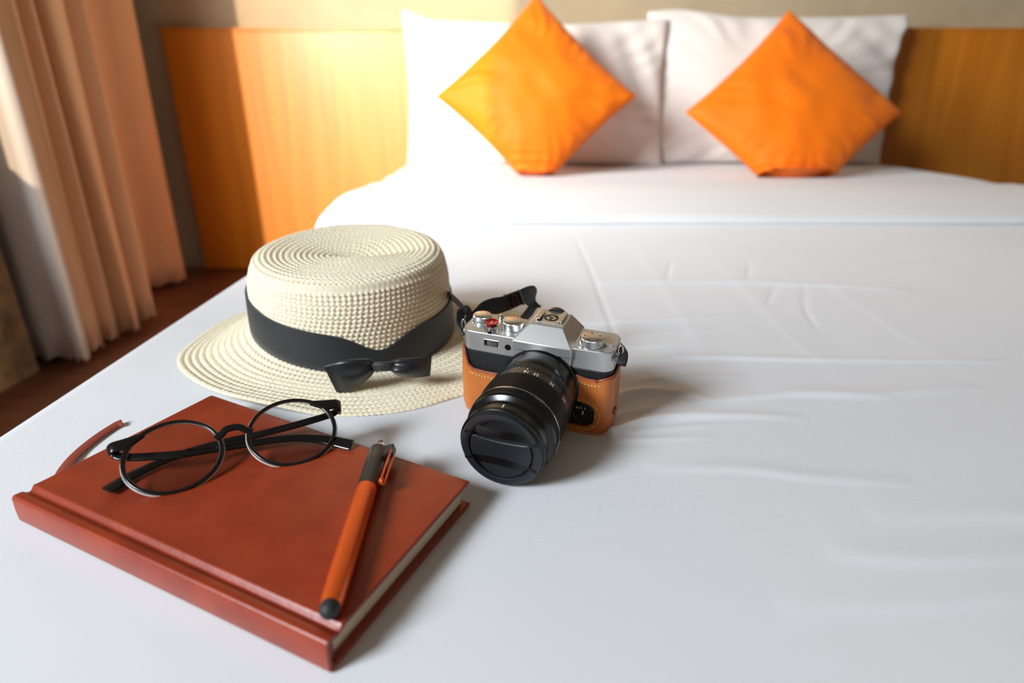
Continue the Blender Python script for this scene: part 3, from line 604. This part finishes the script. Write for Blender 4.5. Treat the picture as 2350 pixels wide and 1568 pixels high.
# hot shoe
hs = K(); hs.box((px_, 23, 80.05), (19, 20, 0.5)); hs.make('hot_shoe', M_silver, smooth=False, bevel=0.15)
for sx in (-1, 1):
    K().prism([(px_ + sx * 10.2, 80), (px_ + sx * 10.2, 82.3), (px_ + sx * 6.8, 82.3), (px_ + sx * 6.8, 81.7), (px_ + sx * 9.2, 81.4), (px_ + sx * 9.2, 80)], 0, 18, Matrix(((1, 0, 0, 0), (0, 0, 1, 14), (0, 1, 0, 0), (0, 0, 0, 1)))).make('shoe_rail', M_silver, smooth=False, bevel=0.2)
K().lathe([(80.2, 5.6), (80.55, 5.6), (80.55, 4.2), (80.3, 4.2)], 32, Matrix.Translation((px_, 22, 0)), cap=False).make('shoe_contact_ring', M_blackm, angle=30)
for ax_, ay_, r in ((0, 0, 1.3), (-2.6, 2.2, 0.8), (2.6, 2.2, .8), (0, -3, .7)):
    K().lathe([(80.2, r), (80.6, r), (80.62, r * .7)], 14, Matrix.Translation((px_ + ax_, 22 + ay_, 0))).make('contact_pin', M_blackm, angle=30)
K().lathe([(34, 9.5), (38, 9.5), (40, 8.5), (40, 6), (37, 6)], 32, Matrix.Translation((px_, 0, 73)) @ Matrix.Rotation(-PI / 2, 4, 'X')).make('eyecup', M_blackm, angle=30)
# dials
def dial(cx_, cy_, r, h, z=ZT, name='dial', m=M_silver, mt=M_silver, base=True, marks=0, N=80):
    o = K().lathe([(z - .2, r + 0.4), (z + 0.5, r + 0.4), (z + 0.7, r + .1)], 48, Matrix.Translation((cx_, cy_, 0))).make(name, m, angle=40)
    g = K(); g.lathe([(z + 0.6, r - .3), (z + 0.7, r), (z + h - 0.5, r), (z + h, r - 0.5)], N * 4, Matrix.Translation((cx_, cy_, 0)), rib=lambda d, k: (-0.22 if (k % 4) > 1 and d < z + h - .1 else 0)); q = g.make('knurled_rim', m, parent=o, angle=20)
    g = K(); g.lathe([(z + h - .05, r - 0.6), (z + h + .05, r - 0.8), (z + h + 0.06, 0.4)], 48, Matrix.Translation((cx_, cy_, 0))); g.make('dial_face', mt, parent=o, angle=30)
    for k in range(marks):
        a = 2 * PI * k / marks; text_part('1248ABTC'[k % 8], 0.0013, M_blackm, Matrix.Translation(Vector(((cx_ + (r - 2) * math.cos(a)), (cy_ + (r - 2) * math.sin(a)), z + h + .12)) * 0.001) @ Matrix.Rotation(a - PI / 2, 4, 'Z'), o)
    return o
p = cl(1107, 722, ZT + 4.5); dial(p.x, p.y, 7.6, 4.5, name='drive_dial', marks=6)
p = cl(1177.5, 736, ZT + 6.5); dial(p.x, p.y, 8.6, 6.5, name='shutter_dial', marks=14, N=64)
p = cl(1360, 773, ZT + 6.2); dial(p.x, p.y, 9.2, 6.2, name='control_dial', marks=0, N=70)
for k in range(5):
    a = 0.6 + k * 1.25; K().lathe([(ZT + 6.2, .7), (ZT + 6.32, .7)], 10, Matrix.Translation((p.x + 6 * math.cos(a), p.y + 6 * math.sin(a), 0))).make('dial_dot', M_blackm, angle=30)
K().box((p.x + 12, p.y + 1.5, ZT + 0.9), (8, 2.2, 1.8)).make('flash_lever', M_silver, smooth=False, bevel=0.4)
p = cl(1128.5, 741, ZT + 6.2)
K().lathe([(ZT - .2, 5.8), (ZT + 2.2, 5.7), (ZT + 2.6, 5.0), (ZT + 4.2, 4.8), (ZT + 4.6, 3.6)], 48, Matrix.Translation((p.x, p.y, 0))).make('power_switch', M_silver, angle=30)
K().box((p.x + .5, p.y - 6.3, ZT + 1.3), (2.2, 3.0, 2.2)).make('switch_lever', M_blackm, smooth=False, bevel=.3)
K().lathe([(ZT + 4.2, 2.2), (ZT + 5.0, 2.4), (ZT + 5.6, 4.6), (ZT + 6.9, 5.3), (ZT + 7.4, 5.2), (ZT + 7.2, 4.6), (ZT + 6.7, 2.5), (ZT + 6.5, 0.3)], 48, Matrix.Translation((p.x, p.y, 0))).make('shutter_button', M_red, angle=50, label='concave red shutter button')
K().box((p.x, p.y, ZT + 6.75), (0.8, 3.2, 0.3)).make('button_mark', M_white, smooth=False)
p2 = cl(1091, 744, ZT); K().lathe([(ZT - .1, 1.5), (ZT + .6, 1.4), (ZT + .8, .8)], 16, Matrix.Translation((p2.x, p2.y, 0))).make('small_button', M_silver, angle=40)
p3 = cl(1150, 727, ZT + 2); K().lathe([(ZT - .1, 2.2), (ZT + 3.2, 2.2), (ZT + 3.5, 1.8)], 20, Matrix.Translation((p3.x, p3.y, 0))).make('function_button', M_silver, angle=40)
# front wheel window and lamp
a, b = clY(1127.5, 788, 0), clY(1165.5, 797.5, 0)
K().box((a.x, -0.05, a.z), (11.2, 0.3, 4.6)).make('wheel_slot', M_blackm, smooth=False)
K().lathe([(-1.5, 8.3), (1.5, 8.3)], 160, Matrix.Translation((a.x + .6, 7.0, a.z)), rib=lambda d, k: (-0.25 if k % 4 > 1 else 0)).make('command_wheel', M_silver, angle=15)
sl_ = K(); [sl_.box((a.x + sx, -0.25, a.z + sz), (w_, .5, h_)) for sx, sz, w_, h_ in ((0, -2.5, 12, .45), (0, 2.5, 12, .3), (-5.8, 0, .4, 5))]; sl_.make('slot_trim', M_silver, smooth=False)
K().lathe([(0, 2.5), (0.25, 2.5), (0.3, 2.0), (0.1, 1.9)], 24, Matrix.Translation((b.x, 0, b.z)) @ Matrix.Rotation(PI / 2, 4, 'X')).make('focus_lamp', M_black, angle=30)
# strap lugs
for sx, nm in ((-1, 'left'), (1, 'right')):
    lug = K().lathe([(0, 2.2), (1.8, 2.2), (2.2, 1.6)], 20, Matrix.Translation((sx * 59.7, 12, 61)) @ Matrix.Rotation(sx * PI / 2, 4, 'Y')).make('strap_lug', M_silver, angle=30)
    P = [Vector((sx * (62.2) + 0.5 * math.sin(2 * PI * k / 24) * sx, 12 + 2.6 * math.sin(2 * PI * k / 24), 60.5 + 4.4 * math.cos(2 * PI * k / 24) * (1 if sx > 0 else 1))) for k in range(24)]
    K().sweep(P, circ(0.65, 8), closed=True, up=Vector((1, 0.1, 0))).make('split_ring', M_chrome, parent=CAMR)
    P = [Vector((sx * 63 + sx * 1.0 * k / 23 * 0, 12, 0)) + Vector((1.6 * math.cos(2 * PI * k / 24) * 1.0, 0, 67 * 1.0 + 4.8 * math.sin(2 * PI * k / 24))) for k in range(24)]
    K().sweep(P, circ(0.65, 8), closed=True, up=Vector((0, 1, 0.1))).make('split_ring', M_chrome, parent=CAMR)

# lens: axis along -y from (px_, 0, LZ)
LZ = 34.3
ML = Matrix.Translation((px_, -2, LZ)) @ Matrix.Rotation(PI / 2, 4, 'X') @ Matrix.Rotation(0, 4, 'Z')   # local z -> -y
lens = K().lathe([(-1.0, 28), (0.5, 30.5), (2.0, 30.5), (2.2, 29.4), (14.0, 29.8), (22.0, 30.8), (23.0, 30.4)], 96, ML).make('lens_barrel', M_lmetal, angle=30)
def ring(name, prof, m, rib=None, N=96, ang=30): return K().lathe(prof, N, ML, rib=rib, cap=True).make(name, m, parent=lens, angle=ang)
ring('aperture_ring', [(23.0, 30.0), (23.32, 31.2), (24.61, 31.5), (31.46, 31.6), (32.0, 31.0)], M_lmetal, rib=lambda d, k: (-0.6 if (k % 6) > 3 and 23.21 < d < 31.79 else 0), N=96 * 6, ang=15)
ring('scale_ring', [(32.0, 30.4), (32.21, 31.6), (39.79, 32.0), (40.0, 31.5)], M_lmetal)
ring('zoom_ring', [(40.0, 31.5), (40.32, 32.3), (59.79, 32.3), (60.0, 31.8)], M_blackm, rib=lambda d, k: (-0.35 if (k % 4) > 1 and 40.11 < d < 59.89 else 0), N=190 * 4, ang=15)
ring('zoom_ring', [(61.1, 31.8), (61.28, 32.3), (66.82, 32.2), (67.09, 31.8)], M_blackm, rib=lambda d, k: (-0.35 if (k % 4) > 1 and 61.19 < d < 67.0 else 0), N=190 * 4, ang=15)
ring('accent_line', [(60.0, 31.0), (60.1, 32.45), (61.0, 32.45), (61.1, 31.0)], M_chrome)
ring('front_barrel', [(67.0, 31.4), (67.27, 32.1), (69.7, 31.4), (71.5, 29.0), (72.11, 28.4), (75.0, 28.2), (75.42, 28.6), (76.27, 29.0), (76.94, 29.0), (77.11, 28.6), (77.53, 28.6), (77.7, 29.1), (81.3, 29.3), (81.5, 28.8)], M_lmetal)
ring('focus_ring', [(81.5, 28.8), (81.66, 29.6), (83.84, 29.6), (84.09, 29.2)], M_lmetal, rib=lambda d, k: (-0.3 if (k % 4) > 1 and 81.58 < d < 83.92 else 0), N=150 * 4, ang=15)
ring('front_collar', [(84.0, 29.0), (83.9, 29.7), (84.6, 29.5), (85.2, 28.6), (85.3, 27.5)], M_lmetal)
# lens cap
CD = 5.2
capo = ring('lens_cap', [(d + CD, r * .88) for d, r in [(78.4, 31.5), (78.6, 31.9), (81.6, 31.6), (82.6, 30.9), (82.9, 30.2), (82.9, 26.2), (82.5, 25.4), (78.8, 25.0)]], M_capm)
K().lathe([(78.5 + CD, 23.5), (78.9 + CD, 23.5), (78.9 + CD, 0.2)], 64, ML).make('cap_recess', M_capm, parent=capo, angle=30)
MLc = ML @ Matrix.Translation((0, 0, CD)) @ Matrix.Diagonal((.88, .88, 1, 1)); MLo = ML; ML = MLc
def chord(y0, bow, n=14, r=24.2):
    xm = math.sqrt(r * r - y0 * y0); return [(-xm + 2 * xm * k / n, y0 + bow * (1 - (2 * k / n - 1) ** 2)) for k in range(n + 1)]
tp = chord(9.5, -2.0); bt = chord(-9.5, 2.0)[::-1]
r_a = [(24.2 * math.cos(t), 24.2 * math.sin(t)) for t in np.linspace(math.atan2(tp[-1][1], tp[-1][0]), math.atan2(bt[0][1], bt[0][0]), 10)][1:-1]
l_a = [(-x, -y) for x, y in r_a]
K().prism(tp + r_a + bt + l_a, 78.6, 82.4, ML).make('cap_centre_plate', M_capm, parent=capo, angle=40, bevel=0.5)
for sg in (-1, 1):                             # sloped grip scoops above and below the plate
    q = chord(sg * 12.2, -sg * 1.2, r=24.6); ar = [(24.6 * math.cos(t), 24.6 * math.sin(t)) for t in np.linspace(math.atan2(q[-1][1], q[-1][0]), math.atan2(q[0][1], q[0][0]) + (0 if sg > 0 else 0), 14)][1:-1]
    poly = q + ar; n = len(poly); V = [(x, y, 78.7) for x, y in poly] + [(x * .97, y, 79.2 + 2.6 * max(0, (abs(y) - 12) / 13)) for x, y in poly]
    K().add(V, [tuple(range(n)), tuple(range(n, 2 * n))] + [(i, (i + 1) % n, n + (i + 1) % n, n + i) for i in range(n)], ML).make('cap_grip', M_capm, parent=capo, angle=40)
    for sx in (-1, 1):
        a = math.radians(24) * sg; K().box((0, 0, 0), (6.4, 2.6, 4.8), ML @ Matrix.Translation((sx * 27.7 * math.cos(a), 27.7 * math.sin(a), 81.0)) @ Matrix.Rotation(a * sx, 4, 'Z')).make('cap_notch', M_blackm, parent=capo, smooth=False, bevel=.4)
ML = MLo
# engraved numbers, read from behind the camera
def onring(deg, d, r):                         # deg from the top towards the viewer's right
    a = math.radians(deg); n = Vector((math.sin(a), 0, math.cos(a))); pos = Vector((px_, -2 - d, LZ)) + n * r
    up = Vector((0, -1, 0)); side_ = up.cross(n); return pos, side_, up, n
def ringtext(s, deg, d, r, size):
    pos, sx, up, n = onring(deg, d, r + 0.06); M = Matrix((sx.to_4d(), up.to_4d(), n.to_4d(), (0, 0, 0, 1))).transposed(); M[3][0] = M[3][1] = M[3][2] = 0; M[3][3] = 1
    M.translation = pos * 0.001; text_part(s, size, M_white, M, lens)
for s, dg in (('18', 1), ('23', 14), ('35', 37), ('55', 62)): ringtext(s, dg, 37.2, 31.9, 0.0042)
pos, sx, up, n = onring(-2, 79.2, 29.25); K().box(tuple(pos), (0.8, 3.4, 0.3)).make('index_mark', M_white, parent=lens, smooth=False)
pos, sx, up, n = onring(0, 33.2, 31.7); K().box(tuple(pos), (0.5, 1.8, 0.4)).make('index_mark', M_white, parent=lens, smooth=False)

# half case
CB = -4.0
op = offs(outline, 2.3); ip = offs(outline, -0.2)
path = [(-22, -2.3), (-30, -2.3), (-38, -2.3), (-44, -2.3)]
no = len(outline)                              # outline runs right-front -> right end -> back -> left end -> left-front
wall_o = [(50, -2.3)] + op[1:-1] + [(-50, -2.3), (-44, -2.3), (-38, -2.3), (-32, -2.3), (-27, -2.3), (-24, -2.3), (-22, -2.3)]
wall_i = [(50, 0)] + ip[1:-1] + [(-50, 0), (-44, 0), (-38, 0), (-32, 0), (-27, 0), (-24, 0), (-22, 0)]
def case_top(x, y):
    if y > 20: return 47.0
    if x > 0: return 45.0 + 2.4 * math.sin(min(1, max(0, (x - 50) / 9)) * PI / 2)
    if x < -52: return 36.0 + 15.5 * float(sm(np.array((-52 - x) / 8.5)))
    t = (x + 50) / 28
    return 36.0 - 1.2 * math.sin(t * PI) - (6 * max(0, (x + 28) / 6) ** 1.6 if x > -28 else 0)
g = K(); n = len(wall_o); V = []; F = []
NZ = 10
for (xo, yo), (xi, yi) in zip(wall_o, wall_i):
    zt = case_top(xo, yo)
    for k in range(NZ + 1):
        f = k / NZ; z = CB + (zt - CB) * f; puff = 0.5 * math.sin(PI * f); d = Vector((xo - xi, yo - yi)).normalized()
        V.append((xo + d.x * puff - d.x * (1.6 if k == 0 else 0), yo + d.y * puff - d.y * (1.6 if k == 0 else 0), z))
    V.append(((xo + xi) / 2 + 0, (yo + yi) / 2, zt + 0.7)); V.append((xi, yi, zt)); V.append((xi, yi, CB))
m_ = NZ + 4
for i in range(n - 1):
    for j in range(m_): F.append((i * m_ + j, i * m_ + (j + 1) % m_, (i + 1) * m_ + (j + 1) % m_, (i + 1) * m_ + j))
F += [tuple(range(m_))[::-1], tuple(range((n - 1) * m_, n * m_))]
g.add(V, F)
# right front panel with the round cut-out for the focus switch
p = clY(1335, 949, -1); fx, fz, fr_ = p.x, p.z, 11.0
notch = [(fx + fr_ * math.cos(t), fz + fr_ * math.sin(t)) for t in np.linspace(math.radians(75), math.radians(-90), 16)]
poly = [(50, CB + .6), (50, 45.0), (47, 45.6), (43, 45.2), (38, 46.2), (34, 47.4), (31.5, 47.2), (29.6, 46), (28.8, 43), (28.6, fz + 12)] + notch + [(fx - 14, fz - 11), (fx - 30, fz - 12), (fx - 30, CB + .6), (fx - 8, CB)]
g.prism(poly, 0.0, 2.5, Matrix(((1, 0, 0, 0), (0, 0, -1, 0), (0, 1, 0, 0), (0, 0, 0, 1))))
g.prism([(q[0] * .985, 17 + (q[1] - 17) * .95) for q in op], CB - 0.3, CB + 2.5)
case = g.make('leather_half_case', M_case, angle=45, label='tan leather half case with cream stitching')
# edge paint along the top rims
rim = [Vector(((a_[0] + b_[0]) / 2, (a_[1] + b_[1]) / 2, case_top(*a_) + 0.35)) for a_, b_ in zip(wall_o, wall_i)]
K().sweep(rim, circ(1.35, 8), up=Vector((0, 0, 1))).make('rolled_edge', M_casee, parent=case)
pr_ = [Vector((x, -1.2, z)) for x, z in [(50.5, 45.2)] + poly[2:10]]
K().sweep(pr_, circ(1.35, 8), up=Vector((0, 1, 0))).make('rolled_edge', M_casee, parent=case)
st = K()
def stitches(P, step=2.6, ln=1.7, off=0.0):
    P = [Vector(p) for p in P]; acc = 0.0
    for i in range(len(P) - 1):
        a_, b_ = P[i], P[i + 1]; L_ = (b_ - a_).length; d = (b_ - a_) / max(L_, 1e-6); t = (step - acc) if acc else 0.0
        while t < L_:
            q = a_ + d * t; w = d.orthogonal().normalized()
            st.sweep([q, q + d * ln], circ(0.42, 6), up=Vector((0.01, 1, 0.02))); t += step
        acc = (L_ - (t - step)) % step
fy = -2.7
stitches([(33.5, fy, fz + 13), (32.0, fy, 35), (32.6, fy, 42.5), (36, fy, 43.6), (40, fy, 42.4), (44, fy, 41.8), (49, fy, 42.0), (53, -1.6, 42.2)])
stitches([(58.8, 3, 42), (59.6, 4, 30), (59.8, 4, 18), (59.6, 4, 6)])
stitches([(fx + (fr_ + 2.6) * math.cos(t), fy, fz + (fr_ + 2.6) * math.sin(t)) for t in np.linspace(math.radians(70), math.radians(-100), 30)])
stitches([(x, fy, case_top(x, -2.3) - 3.0) for x in np.linspace(-50, -25, 14)])
stitches([(-60.5, 6, 40), (-58, 1, 35), (-54, -1.5, 33.5), (-50, fy, 33)])
stitches([(-50, fy - .3, CB + 3), (-24, fy - .3, CB + 3)]); stitches([(5, fy - .2, CB + 2.6), (30, fy - .2, CB + 2.6), (50, fy, CB + 3.2), (56, -.5, CB + 4)])
st.make('stitching', M_thr, parent=case, kind='stuff')
K().lathe([(0, 9.6), (1.4, 9.6), (1.8, 9.0), (1.9, 6.6), (1.5, 6.2)], 40, Matrix.Translation((fx, 0, fz)) @ Matrix.Rotation(PI / 2, 4, 'X')).make('focus_switch', M_black, angle=30)
K().box((fx + 1, -2.1, fz + 1.5), (0.9, 0.3, 3.4)).make('switch_mark', M_white, smooth=False)
for s_, dx in (('M', -3.6), ('C', -0.6), ('S', 2.4)):
    text_part(s_, 0.0026, M_white, Matrix.Translation((0.001 * (fx + dx), -0.00205, 0.001 * (fz + 5.2 + (.4 if dx == -.6 else 0)))) @ Matrix.Rotation(PI / 2, 4, 'X'), CAMR)
K().lathe([(0, 3.2), (2.2, 3.2), (2.6, 2.4)], 24, Matrix.Translation((62.3, 10, 16)) @ Matrix.Rotation(PI / 2, 4, 'Y')).make('case_snap', M_casee, parent=case, angle=30)

# neck strap (it is tied to the camera, so it is a part of it)
inv = MM.inverted()
def wp(x, y, Y): return inv @ at(x, y, Y)
def strip(pts, name, hw, th_, m, ups, parent=CAMR, n=6, label=None):
    P = cr([wp(*p) for p in pts], n); U = cr([Vector(u) for u in ups], n) if len(ups) == len(pts) else [Vector(ups[0])] * len(P)
    return G().sweep(P, rrect(hw, th_, 0.45, 2), up=[u.cross((P[min(i + 1, len(P) - 1)] - P[max(i - 1, 0)]).normalized()).normalized() for i, u in enumerate(U)]).make(name, m, parent, angle=60, label=label)
up3 = (0, 0, 1)
leaf = [(1071, 768, .452), (1062, 752, .456), (1056, 735, .462), (1058, 718, .468), (1067, 710, .474), (1075, 716, .478), (1077, 730, .476), (1073, 748, .468)]
strip(leaf, 'strap_tab', 0.0038, 0.0008, M_skin, [(0.2, 1, 0.1)], label='black leather strap tab')
band = [(1078, 742, .480), (1092, 728, .486), (1108, 712, .492), (1128, 704, .498), (1150, 700, .505), (1178, 690, .515), (1205, 678, .53), (1220, 676, .545), (1226, 686, .556), (1223, 702, .560), (1214, 718, .556), (1200, 736, .546), (1186, 752, .53)]
strap = strip(band, 'neck_strap', 0.0084, 0.0008, M_strap, [(0.1, -0.1, 1)])
strip([(1080, 730, .485), (1062, 706, .50), (1046, 690, .53), (1030, 676, .60), (1012, 662, .68), (985, 655, .735)], 'neck_strap', 0.0050, 0.0008, M_strap, [(0.0, -.5, 1)])
c_ = wp(1180, 687, .512); Mb = Matrix.Translation(c_) @ Matrix.Rotation(0.45, 4, 'Z') @ Matrix.Rotation(-0.34, 4, 'Y'); g = G()
g.box((0, 0, 0), (0.0150, 0.0030, 0.0135), Mb); g.box((-.0066, -.001, 0), (0.0022, 0.0045, 0.0150), Mb); g.box((0.001, -.0022, 0), (0.0050, 0.0030, 0.0115), Mb); g.box((.0064, -.001, 0), (0.0020, 0.0042, 0.0145), Mb)
g.make('strap_buckle', M_black, CAMR, smooth=False, bevel=0.0006)
strip([(1425, 838, .405), (1429, 826, .408), (1430, 812, .414), (1424, 800, .424), (1415, 790, .436)], 'strap_tab', 0.0036, 0.0012, M_skin, [(1, 0.3, 0.2)])

# ------------------------------------------------------------------ lift everything so that the floor is z = 0
bpy.context.view_layer.update()
for o in list(SC.objects):
    if o.parent is None and o.type not in ('CAMERA', 'LIGHT'): o.location.z += Z0
